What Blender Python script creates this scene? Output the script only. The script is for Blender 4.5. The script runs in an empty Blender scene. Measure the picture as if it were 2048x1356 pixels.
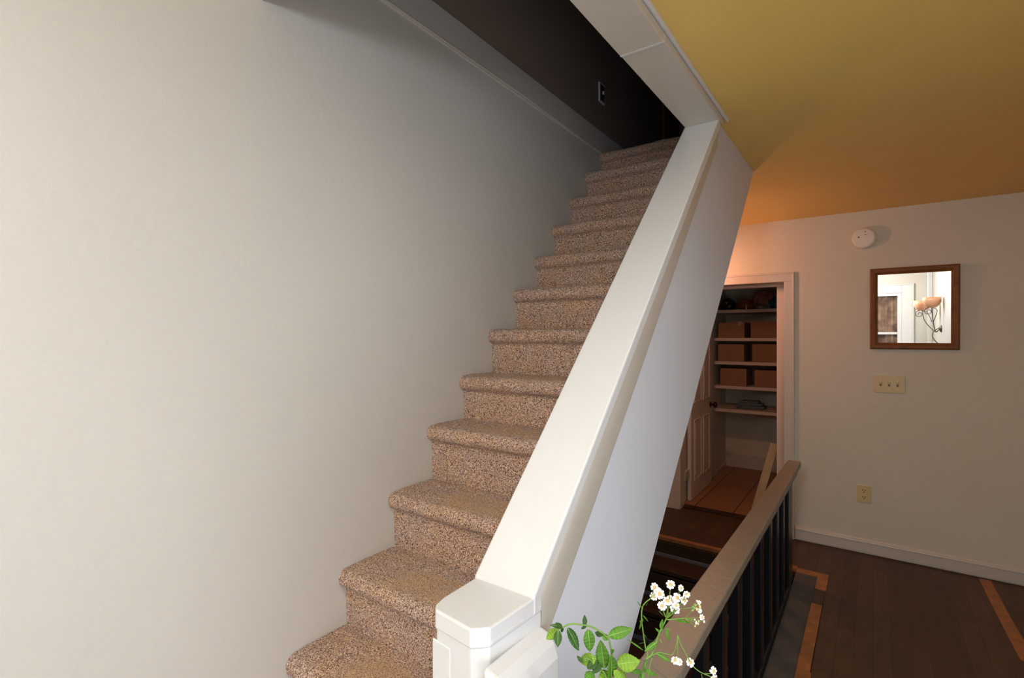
import bpy, bmesh, math, random
from mathutils import Vector, Matrix, noise
PI = math.pi
SC = bpy.context.scene
C = SC.collection

# ------------------------------------------------------------------ camera
CAM_Z = 1.53; YAW = math.radians(35.6); FPX = 1008.0; HOR = 672.0
cam = bpy.data.cameras.new('camera'); cam_o = bpy.data.objects.new('camera', cam); C.objects.link(cam_o)
cam.sensor_width = 36; cam.lens = FPX / 2048 * 36; cam.shift_y = -(678 - HOR) / 2048
cam.clip_start = 0.02; cam.clip_end = 60
cam_o.location = (0, 0, CAM_Z); cam_o.rotation_euler = (PI / 2, 0, YAW)
SC.camera = cam_o
# ------------------------------------------------------------------ view, world, lights
vs = SC.view_settings
vs.view_transform = 'Standard'; vs.look = 'None'; vs.gamma = 1.0; vs.use_curve_mapping = False
vs.exposure = 0.26
W = bpy.data.worlds.new('world'); SC.world = W; W.use_nodes = True
W.node_tree.nodes['Background'].inputs[0].default_value = (0.02, 0.02, 0.022, 1)
W.node_tree.nodes['Background'].inputs[1].default_value = 0.15

def area(name, loc, rot, sx, sy, power, col):
    l = bpy.data.lights.new(name, 'AREA'); l.shape = 'RECTANGLE'; l.size = sx; l.size_y = sy
    l.energy = power; l.color = col
    o = bpy.data.objects.new(name, l); C.objects.link(o); o.location = loc; o.rotation_euler = rot
    return o
def point(name, loc, power, col, r):
    l = bpy.data.lights.new(name, 'POINT'); l.energy = power; l.color = col; l.shadow_soft_size = r
    o = bpy.data.objects.new(name, l); C.objects.link(o); o.location = loc
    return o
# cool fill panels added behind and beside the camera
area('added_fill_back', (-0.90, -2.10, 1.35), (PI / 2, 0, 0), 0.85, 1.5, 6, (0.82, 0.90, 1.0))
area('added_fill_side', (0.76, -0.45, 0.60), (0, PI / 2, 0), 0.95, 2.4, 19, (0.82, 0.90, 1.0))
# two added unseen fill lights near the camera, then the bulb of the side hall hidden by the stairs
point('added_fill_overhead', (-0.17, -1.05, 2.13), 60, (0.875, 0.93, 1.0), 0.17)
area('added_fill_down', (0.30, 0.22, 2.385), (0, 0, 0), 0.26, 0.26, 14, (0.86, 0.92, 1.0))
point('hall_bulb_light', (-1.20, 3.84, 2.03), 14, (1.0, 0.44, 0.27), 0.05)

# ------------------------------------------------------------------ materials
def srgb(r, g, b):
    f = lambda c: (c / 255) / 12.92 if c / 255 <= 0.04045 else ((c / 255 + 0.055) / 1.055) ** 2.4
    return (f(r), f(g), f(b), 1)
def mat(name, col, rough=0.6, spec=0.5, metal=0.0, var=0.0, vscale=3.0, bump=0.0, bscale=60.0, col2=None, coat=0.0):
    m = bpy.data.materials.new(name); m.use_nodes = True
    nt = m.node_tree; n = nt.nodes; b = n['Principled BSDF']
    b.inputs['Base Color'].default_value = col
    b.inputs['Roughness'].default_value = rough; b.inputs['Metallic'].default_value = metal
    b.inputs['Specular IOR Level'].default_value = spec
    if coat: b.inputs['Coat Weight'].default_value = coat
    tc = n.new('ShaderNodeTexCoord')
    if var or col2:
        nz = n.new('ShaderNodeTexNoise'); nz.inputs['Scale'].default_value = vscale; nz.inputs['Detail'].default_value = 5
        nt.links.new(tc.outputs['Object'], nz.inputs['Vector'])
        rp = n.new('ShaderNodeValToRGB'); e = rp.color_ramp.elements
        e[0].position = 0.3; e[1].position = 0.7
        c2 = col2 or tuple(c * (1 - var) for c in col[:3]) + (1,)
        e[0].color = c2; e[1].color = col
        nt.links.new(nz.outputs['Fac'], rp.inputs['Fac']); nt.links.new(rp.outputs['Color'], b.inputs['Base Color'])
    if bump:
        nb = n.new('ShaderNodeTexNoise'); nb.inputs['Scale'].default_value = bscale; nb.inputs['Detail'].default_value = 4
        nt.links.new(tc.outputs['Object'], nb.inputs['Vector'])
        bp = n.new('ShaderNodeBump'); bp.inputs['Strength'].default_value = bump; bp.inputs['Distance'].default_value = 0.004
        nt.links.new(nb.outputs['Fac'], bp.inputs['Height']); nt.links.new(bp.outputs['Normal'], b.inputs['Normal'])
    return m

M = {}
M['wall'] = mat('cream_wall_paint', (0.60, 0.575, 0.535, 1), 0.45, 0.35, var=0.04, vscale=1.6, bump=0.25, bscale=35)
M['wall_far'] = mat('beige_wall_paint', (0.66, 0.62, 0.51, 1), 0.5, 0.35, var=0.05, vscale=1.6, bump=0.3, bscale=45)
M['wall_up'] = mat('shade_darkened_wall_paint', (0.30, 0.235, 0.195, 1), 0.7, 0.3, var=0.05)  # shade of the unlit upstairs put into the wall colour
M['ceiling'] = mat('mustard_ceiling_paint', (0.86, 0.585, 0.17, 1), 0.5, 0.35, var=0.07, vscale=2.2, bump=0.25, bscale=25)
M['trim'] = mat('white_gloss_trim', (0.66, 0.66, 0.66, 1), 0.28, 0.5, bump=0.2, bscale=18)
M['trim_cream'] = mat('cream_trim', (0.57, 0.525, 0.455, 1), 0.38, 0.45, bump=0.25, bscale=20)
M['knee'] = mat('cool_white_wall_paint', (0.66, 0.685, 0.75, 1), 0.4, 0.4, var=0.02, bump=0.2, bscale=30)
M['door'] = mat('white_door_paint', (0.72, 0.62, 0.52, 1), 0.4, 0.45)
M['black'] = mat('black_gloss_paint', (0.006, 0.006, 0.008, 1), 0.30, 0.5, bump=0.2, bscale=30)
M['cap'] = mat('grey_brown_rail_paint', (0.25, 0.21, 0.155, 1), 0.42, 0.5, var=0.10, vscale=9, bump=0.3, bscale=40)
M['bare'] = mat('bare_orange_wood', (0.42, 0.17, 0.055, 1), 0.5, 0.4, var=0.35, vscale=14)
M['greyfloor'] = mat('grey_painted_board', (0.105, 0.098, 0.088, 1), 0.7, 0.3, var=0.2, vscale=12)
M['bluegrey'] = mat('blue_grey_strip', (0.16, 0.17, 0.19, 1), 0.6, 0.3)
M['treadwood'] = mat('dark_brown_tread', (0.055, 0.028, 0.014, 1), 0.6, 0.35, var=0.3, vscale=8)
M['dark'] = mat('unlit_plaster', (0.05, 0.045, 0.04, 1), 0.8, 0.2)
M['mirror'] = mat('mirror_glass', (0.88, 0.88, 0.88, 1), 0.004, 0.5, metal=1.0)
M['frame'] = mat('walnut_frame_wood', (0.24, 0.092, 0.020, 1), 0.5, 0.25, var=0.35, vscale=25)
M['ivory'] = mat('ivory_plastic', (0.62, 0.51, 0.25, 1), 0.35, 0.5)
M['slot'] = mat('dark_slot', (0.03, 0.02, 0.01, 1), 0.6)
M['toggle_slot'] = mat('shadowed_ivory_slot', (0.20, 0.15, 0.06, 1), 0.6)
M['plastic'] = mat('white_plastic', (0.76, 0.72, 0.64, 1), 0.4, 0.5)
M['chrome'] = mat('bright_plate_rim', (0.85, 0.85, 0.92, 1), 0.2, 0.6)
M['card'] = mat('brown_cardboard', (0.32, 0.17, 0.085, 1), 0.85, 0.2, var=0.1, vscale=6)
M['tape'] = mat('packing_tape', (0.36, 0.22, 0.11, 1), 0.4, 0.4)
M['shelf'] = mat('cream_shelf_paint', (0.62, 0.50, 0.42, 1), 0.5, 0.4)
M['brass'] = mat('dark_bronze_metal', (0.05, 0.035, 0.02, 1), 0.3, 0.5, metal=0.9)
M['pine'] = mat('pale_bare_pine', (0.60, 0.42, 0.23, 1), 0.6, 0.3, var=0.2, vscale=10)
M['cloth'] = mat('grey_green_cloth', (0.16, 0.20, 0.20, 1), 0.9, 0.2, var=0.3, vscale=20)
M['teal'] = mat('teal_fabric', (0.012, 0.14, 0.19, 1), 0.7, 0.3, var=0.5, vscale=15)
M['orange'] = mat('burnt_orange_plastic', (0.34, 0.10, 0.012, 1), 0.5, 0.4, var=0.5, vscale=18)
M['whiteorange'] = mat('white_and_orange_plastic', (0.55, 0.42, 0.36, 1), 0.4, 0.5, col2=(0.5, 0.14, 0.04, 1), vscale=16)
M['greenish'] = mat('green_and_white_print', (0.12, 0.20, 0.10, 1), 0.6, 0.4, col2=(0.5, 0.4, 0.3, 1), vscale=22)
M['darkbag'] = mat('dark_plastic', (0.02, 0.022, 0.022, 1), 0.3, 0.5, bump=0.6, bscale=30)
M['stem'] = mat('green_stem', (0.16, 0.30, 0.045, 1), 0.5, 0.4, var=0.25, vscale=40)
M['leaf'] = mat('mid_green_leaf', (0.085, 0.235, 0.012, 1), 0.5, 0.3, var=0.45, vscale=55)
M['leaf_dark'] = mat('dark_green_leaf', (0.035, 0.105, 0.012, 1), 0.5, 0.3, var=0.4, vscale=55)
M['leaf_light'] = mat('yellow_green_leaf', (0.20, 0.36, 0.025, 1), 0.5, 0.3, var=0.35, vscale=50)
M['vein'] = mat('pale_leaf_vein', (0.35, 0.50, 0.16, 1), 0.5, 0.4)
M['petal'] = mat('white_petal', (0.90, 0.88, 0.85, 1), 0.6, 0.3)
M['disc'] = mat('pale_yellow_disc', (0.72, 0.56, 0.24, 1), 0.7, 0.2, bump=0.8, bscale=900)
M['bud'] = mat('yellow_green_bud', (0.60, 0.55, 0.25, 1), 0.6, 0.3)
M['shade'] = mat('amber_glass_shade', (0.72, 0.36, 0.20, 1), 0.35, 0.5)
M['iron'] = mat('bronze_iron', (0.10, 0.075, 0.05, 1), 0.4, 0.5, metal=0.5)
M['curtain'] = mat('brown_patterned_curtain', (0.30, 0.21, 0.15, 1), 0.9, 0.1, col2=(0.09, 0.05, 0.04, 1), vscale=7)
M['tablewood'] = mat('brown_table_wood', (0.20, 0.10, 0.05, 1), 0.35, 0.5, var=0.3, vscale=10)

def glass_mat():
    m = bpy.data.materials.new('clear_glass'); m.use_nodes = True
    b = m.node_tree.nodes['Principled BSDF']; b.inputs['Transmission Weight'].default_value = 1
    b.inputs['Roughness'].default_value = 0.02; b.inputs['IOR'].default_value = 1.45
    return m
M['glass'] = glass_mat()
def emit_mat(name, col, s):
    m = bpy.data.materials.new(name); m.use_nodes = True
    b = m.node_tree.nodes['Principled BSDF']; b.inputs['Emission Color'].default_value = col
    b.inputs['Emission Strength'].default_value = s; b.inputs['Base Color'].default_value = col
    return m

def carpet_mat():
    m = bpy.data.materials.new('speckled_carpet'); m.use_nodes = True
    nt = m.node_tree; n = nt.nodes; L = nt.links; b = n['Principled BSDF']
    b.inputs['Roughness'].default_value = 0.95; b.inputs['Specular IOR Level'].default_value = 0.1
    b.inputs['Sheen Weight'].default_value = 0.15
    tc = n.new('ShaderNodeTexCoord')
    v = n.new('ShaderNodeTexNoise'); v.inputs['Scale'].default_value = 270; v.inputs['Detail'].default_value = 2.5; v.inputs['Roughness'].default_value = 0.65
    L.new(tc.outputs['Object'], v.inputs['Vector'])
    r = n.new('ShaderNodeValToRGB'); r.color_ramp.interpolation = 'LINEAR'
    e = r.color_ramp.elements
    e[0].position = 0.33; e[0].color = (0.06, 0.032, 0.028, 1)
    e[1].position = 0.68; e[1].color = (0.88, 0.74, 0.60, 1)
    for p, c in ((0.42, (0.12, 0.070, 0.055, 1)), (0.465, (0.38, 0.255, 0.19, 1)), (0.53, (0.52, 0.375, 0.285, 1)), (0.60, (0.68, 0.535, 0.43, 1))):
        x = e.new(p); x.color = c
    L.new(v.outputs['Fac'], r.inputs['Fac'])
    # faint hue mottling between rose-grey and tan
    n2 = n.new('ShaderNodeTexNoise'); n2.inputs['Scale'].default_value = 11; n2.inputs['Detail'].default_value = 3
    L.new(tc.outputs['Object'], n2.inputs['Vector'])
    r2 = n.new('ShaderNodeValToRGB'); r2.color_ramp.elements[0].position = 0.40; r2.color_ramp.elements[1].position = 0.62
    r2.color_ramp.elements[0].color = (1.12, 1.04, 1.04, 1); r2.color_ramp.elements[1].color = (1.20, 1.04, 0.88, 1)
    L.new(n2.outputs['Fac'], r2.inputs['Fac'])
    mx = n.new('ShaderNodeMix'); mx.data_type = 'RGBA'; mx.blend_type = 'MULTIPLY'; mx.inputs['Factor'].default_value = 1
    L.new(r.outputs['Color'], mx.inputs['A']); L.new(r2.outputs['Color'], mx.inputs['B'])
    # warm ceiling bounce painted as a tan patch on each tread (attribute)
    at = n.new('ShaderNodeAttribute'); at.attribute_name = 'warm_bounce'
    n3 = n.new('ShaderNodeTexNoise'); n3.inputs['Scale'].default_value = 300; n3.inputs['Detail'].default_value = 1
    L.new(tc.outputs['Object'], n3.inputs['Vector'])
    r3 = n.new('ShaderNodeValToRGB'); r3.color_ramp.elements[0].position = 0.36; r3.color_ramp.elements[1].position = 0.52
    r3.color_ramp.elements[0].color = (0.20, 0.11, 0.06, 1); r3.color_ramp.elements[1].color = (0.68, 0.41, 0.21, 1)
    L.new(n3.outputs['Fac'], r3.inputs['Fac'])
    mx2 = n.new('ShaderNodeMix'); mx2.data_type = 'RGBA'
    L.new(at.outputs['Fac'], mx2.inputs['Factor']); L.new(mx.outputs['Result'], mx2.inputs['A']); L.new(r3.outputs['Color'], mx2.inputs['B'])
    L.new(mx2.outputs['Result'], b.inputs['Base Color'])
    bp = n.new('ShaderNodeBump'); bp.inputs['Strength'].default_value = 1.0; bp.inputs['Distance'].default_value = 0.006
    L.new(v.outputs['Fac'], bp.inputs['Height']); L.new(bp.outputs['Normal'], b.inputs['Normal'])
    return m
M['carpet'] = carpet_mat()

def plank_mat():
    m = bpy.data.materials.new('dark_plank_floor'); m.use_nodes = True
    nt = m.node_tree; n = nt.nodes; L = nt.links; b = n['Principled BSDF']
    b.inputs['Roughness'].default_value = 0.5; b.inputs['Specular IOR Level'].default_value = 0.35
    tc = n.new('ShaderNodeTexCoord'); mp = n.new('ShaderNodeMapping'); mp.inputs['Rotation'].default_value = (0, 0, PI / 2)
    L.new(tc.outputs['Object'], mp.inputs['Vector'])
    br = n.new('ShaderNodeTexBrick'); br.inputs['Scale'].default_value = 1; br.inputs['Brick Width'].default_value = 0.9
    br.inputs['Row Height'].default_value = 0.075; br.inputs['Mortar Size'].default_value = 0.0012
    br.inputs['Color1'].default_value = (0.070, 0.040, 0.022, 1); br.inputs['Color2'].default_value = (0.095, 0.055, 0.030, 1)
    br.inputs['Mortar'].default_value = (0.045, 0.023, 0.012, 1)
    L.new(mp.outputs['Vector'], br.inputs['Vector'])
    nz = n.new('ShaderNodeTexNoise'); nz.inputs['Scale'].default_value = 5; nz.inputs['Detail'].default_value = 6
    mp2 = n.new('ShaderNodeMapping'); mp2.inputs['Scale'].default_value = (6, 0.8, 1)
    L.new(tc.outputs['Object'], mp2.inputs['Vector']); L.new(mp2.outputs['Vector'], nz.inputs['Vector'])
    rp = n.new('ShaderNodeValToRGB'); rp.color_ramp.elements[0].color = (0.62, 0.60, 0.6, 1); rp.color_ramp.elements[1].color = (1.35, 1.3, 1.25, 1)
    L.new(nz.outputs['Fac'], rp.inputs['Fac'])
    mx = n.new('ShaderNodeMix'); mx.data_type = 'RGBA'; mx.blend_type = 'MULTIPLY'; mx.inputs['Factor'].default_value = 1
    L.new(br.outputs['Color'], mx.inputs['A']); L.new(rp.outputs['Color'], mx.inputs['B']); L.new(mx.outputs['Result'], b.inputs['Base Color'])
    return m
M['plank'] = plank_mat()
def tile_mat():
    m = bpy.data.materials.new('terracotta_tile'); m.use_nodes = True
    nt = m.node_tree; n = nt.nodes; L = nt.links; b = n['Principled BSDF']; b.inputs['Roughness'].default_value = 0.55
    tc = n.new('ShaderNodeTexCoord'); mp = n.new('ShaderNodeMapping'); mp.inputs['Location'].default_value = (0.98, 0.02, 0)
    L.new(tc.outputs['Object'], mp.inputs['Vector'])
    br = n.new('ShaderNodeTexBrick'); br.inputs['Scale'].default_value = 1; br.offset = 0.0; br.inputs['Brick Width'].default_value = 0.32
    br.inputs['Row Height'].default_value = 4.0; br.inputs['Mortar Size'].default_value = 0.005
    br.inputs['Color1'].default_value = (0.34, 0.165, 0.08, 1); br.inputs['Color2'].default_value = (0.38, 0.19, 0.095, 1)
    br.inputs['Mortar'].default_value = (0.07, 0.035, 0.02, 1)
    L.new(mp.outputs['Vector'], br.inputs['Vector']); L.new(br.outputs['Color'], b.inputs['Base Color'])
    return m
M['tile'] = tile_mat()

# ------------------------------------------------------------------ mesh helpers
def obj(name, bm, material, parent=None, smooth=False, bevel=0.0, seg=2):
    bmesh.ops.recalc_face_normals(bm, faces=bm.faces)
    me = bpy.data.meshes.new(name); bm.to_mesh(me); bm.free()
    if smooth:
        for p in me.polygons: p.use_smooth = True
    o = bpy.data.objects.new(name, me); C.objects.link(o)
    if isinstance(material, (list, tuple)):
        for m in material: me.materials.append(m)
    else: me.materials.append(material)
    if bevel:
        md = o.modifiers.new('bevel', 'BEVEL'); md.width = bevel; md.segments = seg; md.limit_method = 'ANGLE'
        md.angle_limit = math.radians(30)
    if parent is not None:
        o.parent = parent; o.matrix_parent_inverse = Matrix.Translation(parent.location).inverted() @ Matrix.Identity(4) if not parent.rotation_euler.to_quaternion().angle else parent.matrix_world.inverted()
    return o
def box(bm, x0, x1, y0, y1, z0, z1, mi=0):
    vs_ = [bm.verts.new((x, y, z)) for x in (x0, x1) for y in (y0, y1) for z in (z0, z1)]
    for f in ((0, 1, 3, 2), (4, 6, 7, 5), (0, 4, 5, 1), (2, 3, 7, 6), (0, 2, 6, 4), (1, 5, 7, 3)):
        fc = bm.faces.new([vs_[i] for i in f]); fc.material_index = mi
    return vs_
def boxes(*bs):
    bm = bmesh.new()
    for b in bs: box(bm, *b)
    return bm
def prism_x(poly, x0, x1, bm=None):
    """poly of (y, z) extruded along x; x0/x1 may be functions of (y,z)"""
    bm = bm or bmesh.new()
    fx0 = x0 if callable(x0) else (lambda y, z: x0); fx1 = x1 if callable(x1) else (lambda y, z: x1)
    a = [bm.verts.new((fx0(y, z), y, z)) for y, z in poly]; b = [bm.verts.new((fx1(y, z), y, z)) for y, z in poly]
    bm.faces.new(a); bm.faces.new(list(reversed(b)))
    k = len(poly)
    for i in range(k): bm.faces.new((a[i], b[i], b[(i + 1) % k], a[(i + 1) % k]))
    return bm
def prism_z(poly, z0, z1, bm=None):
    bm = bm or bmesh.new()
    a = [bm.verts.new((x, y, z0)) for x, y in poly]; b = [bm.verts.new((x, y, z1)) for x, y in poly]
    bm.faces.new(a); bm.faces.new(b); k = len(poly)
    for i in range(k): bm.faces.new((a[i], a[(i + 1) % k], b[(i + 1) % k], b[i]))
    return bm
def tube(bm, pts, r, seg=8, r2=None):
    pts = [Vector(p) for p in pts]; rings = []
    n_ = len(pts); up = Vector((0.3, 0.2, 1)).normalized()
    for i, p in enumerate(pts):
        d = (pts[min(i + 1, n_ - 1)] - pts[max(i - 1, 0)]).normalized()
        a = d.cross(up)
        if a.length < 1e-3: a = d.cross(Vector((1, 0, 0)))
        a.normalize(); b = d.cross(a)
        rr = r + ((r2 if r2 is not None else r) - r) * i / max(1, n_ - 1)
        rings.append([bm.verts.new(p + (a * math.cos(t) + b * math.sin(t)) * rr) for t in [2 * PI * k / seg for k in range(seg)]])
    for i in range(n_ - 1):
        for k in range(seg):
            bm.faces.new((rings[i][k], rings[i][(k + 1) % seg], rings[i + 1][(k + 1) % seg], rings[i + 1][k]))
    bm.faces.new(list(reversed(rings[0]))); bm.faces.new(rings[-1])
    return bm
def smoothpts(pts, n=6):
    """Catmull-Rom"""
    P = [Vector(p) for p in pts]; P = [2 * P[0] - P[1]] + P + [2 * P[-1] - P[-2]]; out = []
    for i in range(1, len(P) - 2):
        for k in range(n):
            t = k / n
            out.append(0.5 * ((2 * P[i]) + (P[i + 1] - P[i - 1]) * t + (2 * P[i - 1] - 5 * P[i] + 4 * P[i + 1] - P[i + 2]) * t * t + (3 * P[i] - P[i - 1] - 3 * P[i + 1] + P[i + 2]) * t ** 3))
    out.append(P[-2]); return out
def lathe(bm, prof, origin=(0, 0, 0), axis='z', seg=32, close=True):
    """prof list of (r, h)"""
    O = Vector(origin); rings = []
    for r, h in prof:
        ring = []
        for k in range(seg):
            t = 2 * PI * k / seg; c, s = math.cos(t) * r, math.sin(t) * r
            v = {'z': (c, s, h), 'y': (c, h, s), 'x': (h, c, s)}[axis]
            ring.append(bm.verts.new(O + Vector(v)))
        rings.append(ring)
    for i in range(len(rings) - 1):
        for k in range(seg):
            bm.faces.new((rings[i][k], rings[i][(k + 1) % seg], rings[i + 1][(k + 1) % seg], rings[i + 1][k]))
    if close: bm.faces.new(rings[0]); bm.faces.new(rings[-1])
    return bm
def struct(name, bm, m, **k):
    o = obj(name, bm, m, **k); o['kind'] = 'structure'; return o
def tag(o, label, cat, group=None):
    o['label'] = label; o['category'] = cat
    if group: o['group'] = group
    return o
def thing(name, label, cat, loc=(0, 0, 0), group=None):
    o = bpy.data.objects.new(name, None); C.objects.link(o); o.location = loc; o.empty_display_size = 0.1
    return tag(o, label, cat, group)

XL = -1.39; CZ = 2.41; YF = 4.33; UF = 2.676
# ------------------------------------------------------------------ structure
XR = 0.80; YB = -2.2
struct('wall_left', boxes((XL - .12, XL, YB - .12, 3.86, -2.5, 2.70), (XL - .12, XL, 3.86, 4.5, CZ, 2.70),
                          (XL - .12, XL, 3.86, YF, -2.5, -.25)), M['wall'])
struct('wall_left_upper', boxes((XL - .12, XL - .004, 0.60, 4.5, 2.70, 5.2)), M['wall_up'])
struct('wall_right', boxes((XR, XR + .12, YB - .12, YF + .27, 0, CZ)), M['wall'])
# back wall with a window opening
struct('wall_back', boxes((XL, -.62, YB - .12, YB, 0, CZ), (.40, XR, YB - .12, YB, 0, CZ), (-.62, .40, YB - .12, YB, 1.97, CZ), (-.62, .40, YB - .12, YB, 0, .75)), M['wall'])
# far wall with the closet doorway
struct('wall_far', boxes((-2.7, -1.50, 4.33, 4.60, 0, CZ), (-.53, XR, 4.33, 4.60, 0, CZ), (-1.50, -.53, 4.33, 4.60, 1.96, CZ)), M['wall_far'])
struct('wall_hall', boxes((-2.7, XL - .12, 3.74, 3.86, -.25, CZ), (-2.82, -2.7, 3.74, 4.6, -.25, CZ)), M['wall_far'])
# floor
struct('floor', boxes((-.23, XR, YB, 4.60, -.25, 0), (-.405, -.23, 3.80, 4.60, -.25, 0), (-2.7, -.405, 3.83, 4.60, -.25, 0),
                      (XL, -.23, YB, .95, -.25, 0)), M['plank'])
struct('floor_closet', boxes((-1.42, -.60, 4.60, 6.32, -.25, 0.004)), M['tile'])
struct('ceiling', boxes((-.508, XR, YB, YF, CZ, CZ + .05), (XL, -.508, YB, .74, CZ + .06, CZ + .12), (-.62, -.508, 2.11, 2.96, CZ, CZ + .05), (XL, -.508, 2.96, YF, CZ, CZ + .05), (-2.7, XL, 3.86, YF, CZ, CZ + .05)), M['ceiling'])
# closet shell
struct('wall_closet', boxes((-1.53, -1.41, 4.60, 6.42, 0, 2.3), (-.60, -.50, 4.60, 6.42, 0, 2.3), (-1.41, -.60, 6.30, 6.42, 0, 2.3)), M['wall_far'])
struct('ceiling_closet', boxes((-1.53, -.50, 4.60, 6.42, 2.3, 2.36)), M['wall_far'])
struct('baseboard_closet', boxes((-1.41, -.60, 6.285, 6.30, 0.004, .16), (-1.41, -1.398, 5.6, 6.285, 0.004, .05)), M['trim_cream'], bevel=.003)
struct('trim_closet_stile', boxes((-.632, -.5495, 4.56, 4.66, 0.012, 1.966), (-1.38, -.5495, 4.50, 4.556, 1.925, 1.955)), M['door'], bevel=.003)
struct('threshold', boxes((-1.38, -.532, 4.54, 4.62, 0.0, .012)), M['treadwood'], bevel=.003)
# casing of the closet doorway
bm = boxes((-.549, -.485, 4.314, 4.3299, 0, 1.942), (-1.50, -.485, 4.314, 4.3299, 1.942, 2.006), (-.495, -.480, 4.308, 4.3298, 0.001, 2.0), (-1.5, -.480, 4.308, 4.3298, 2.0, 2.014),
           (-.549, -.531, 4.33, 4.556, 0, 1.942), (-1.50, -.531, 4.33, 4.556, 1.942, 1.959))
struct('trim_doorway', bm, M['trim_cream'], bevel=.003)
struct('trim_left_jamb', boxes((-1.55, -1.38, 4.477, 4.60, 0, 1.975), (-1.55, -1.395, 4.465, 4.477, 0, 1.975)), M['door'], bevel=.004)
# baseboard far wall : board + moulded top
bm = bmesh.new()
prof = [(4.33, 0.012), (4.314, 0.012), (4.314, .078), (4.311, .082), (4.313, .088), (4.320, .096), (4.324, .104), (4.33, .108)]
prism_x(prof, -.475, XR, bm)
struct('baseboard_far', bm, M['trim_cream'])
struct('baseboard_back', boxes((XL, XR, YB, YB + .014, 0, .1)), M['trim'], bevel=.003)
struct('baseboard_right', boxes((XR - .014, XR, YB + .014, 4.31, 0, .1)), M['trim'], bevel=.003)
# floor strips
struct('trim_grey_strip', boxes((-.405, -.286, .95, 3.735, -.25, -.004)), M['greyfloor'])
bm = bmesh.new()
yy = .95; random.seed(4)
for y1, dx in ((1.75, 0), (2.65, .004), (3.35, -.003)):
    box(bm, -.286 , -.23 + dx, yy, y1 - .002, -.25, .002); yy = y1
box(bm, -.286, -.228, 3.55, 3.80, -.25, .002)
struct('trim_bare_strip', bm, M['bare'])
struct('trim_bare_strip_dark', boxes((-.286, -.232, 3.35, 3.55, -.25, .001)), M['plank'])
struct('trim_bare_end', boxes((-.405, -.286, 3.735, 3.80, -.25, .002)), M['bare'])
struct('trim_stair_nosing', boxes((-2.0, -.405, 3.79, 3.83, -.03, .003)), M['bare'], bevel=.006)
struct('trim_floor_strip', prism_z([(.542, 4.30), (.552, 3.8), (.566, 3.33), (.628, 3.33), (.608, 3.8), (.60, 4.30)], -.001, .002), M['bare'])
# basement stairwell shell
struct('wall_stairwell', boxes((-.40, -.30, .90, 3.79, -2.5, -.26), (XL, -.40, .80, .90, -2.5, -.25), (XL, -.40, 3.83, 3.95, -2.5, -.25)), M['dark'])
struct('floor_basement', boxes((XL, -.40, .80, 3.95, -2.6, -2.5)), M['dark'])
# upstairs
struct('floor_upstairs', boxes((XL, -.508, 3.385, 4.5, CZ + .05, UF)), M['carpet'])
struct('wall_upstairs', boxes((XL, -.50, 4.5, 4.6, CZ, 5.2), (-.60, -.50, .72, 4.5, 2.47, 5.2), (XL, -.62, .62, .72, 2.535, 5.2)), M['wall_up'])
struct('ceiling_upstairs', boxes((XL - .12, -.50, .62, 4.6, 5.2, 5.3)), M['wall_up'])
bm = prism_x([(0, 0)] * 0 or [(.722, 2.70), (.722, 2.835), (4.0, 2.80), (4.0, 2.66)], XL - .003, XL + .008)
struct('trim_ledge', bm, M['wall'], bevel=.003)
bm = tube(bmesh.new(), [(XL + .006, .73, 2.705), (XL + .006, 2.0, 2.70), (XL + .006, 3.05, 2.672)], .006)
struct('trim_ledge_bead', bm, M['trim_cream'])
struct('door_2', boxes((XL - .003, XL + .02, 4.03, 4.24, UF - .01, 4.9)), M['frame'], bevel=.004)

# ------------------------------------------------------------------ knee wall beside the stairs (one built-in piece of the house)
def soff(y): return .738 + .981 * (y - 1.245)
def capz(y): return 1.052 + 1.016 * (y - .765)
KX0, KX1 = -.6395, -.508
y_end = (CZ - .738) / .981 + 1.245
y_top = (CZ - 1.052) / 1.016 + .765
poly = [(.70, 0), (.55, 0.03), (.66, .166), (y_end, CZ), (y_top, CZ), (.765, capz(.765) - .02), (.70, 1.0)]
y_low = 1.245 - .738 / .981
poly = [(.801, .1), (.9, soff(.9)), (y_end, CZ - .001), (y_top + .04, CZ - .001), (.801, capz(.801) - .03)]
struct('wall_knee', prism_x(poly, KX0, lambda y, z: KX1 - .012 * max(0, (y - 1.2) / 1.7)), M['knee'])
struct('ceiling_stair_soffit', prism_x([(.95, soff(.95)), (y_end, CZ - .001), (y_end, CZ + .03), (.95, soff(.95) + .03)], XL, KX0), M['wall'])
# sloping cap board
th = .026
def capx0(y, z): return -.642 + .022 * (y - .77) / 1.35
def capx1(y, z): return -.5006 + .012 * (y - .77) / 1.35
pc = [(.768, capz(.768)), (2.093, capz(2.093)), (2.093, capz(2.093) - .05), (.768, capz(.768) - .04)]
struct('trim_knee_cap', prism_x(pc, capx0, capx1), M['trim'], bevel=.004, seg=2)
# fascia under the cap on the room side: sloping board whose lower edge fades into the wall
bm = bmesh.new()
def fx(y): return KX1 - .012 * max(0, (y - 1.2) / 1.7)
prof = [(.026, .0065), (.030, .0082), (.05, .0082), (.075, .0078), (.10, .006), (.125, .0035), (.15, .0013), (.168, -.001)]
rows = []
for k in range(25):
    y = .792 + (2.155 - .792) * k / 24
    rows.append([bm.verts.new((fx(y) + d, y, min(capz(y), CZ + .05) - dz)) for dz, d in prof])
for a, b in zip(rows, rows[1:]):
    for i in range(len(prof) - 1): bm.faces.new((a[i], a[i + 1], b[i + 1], b[i]))
fas = struct('trim_knee_fascia', bm, M['trim_cream'], smooth=True)
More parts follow.
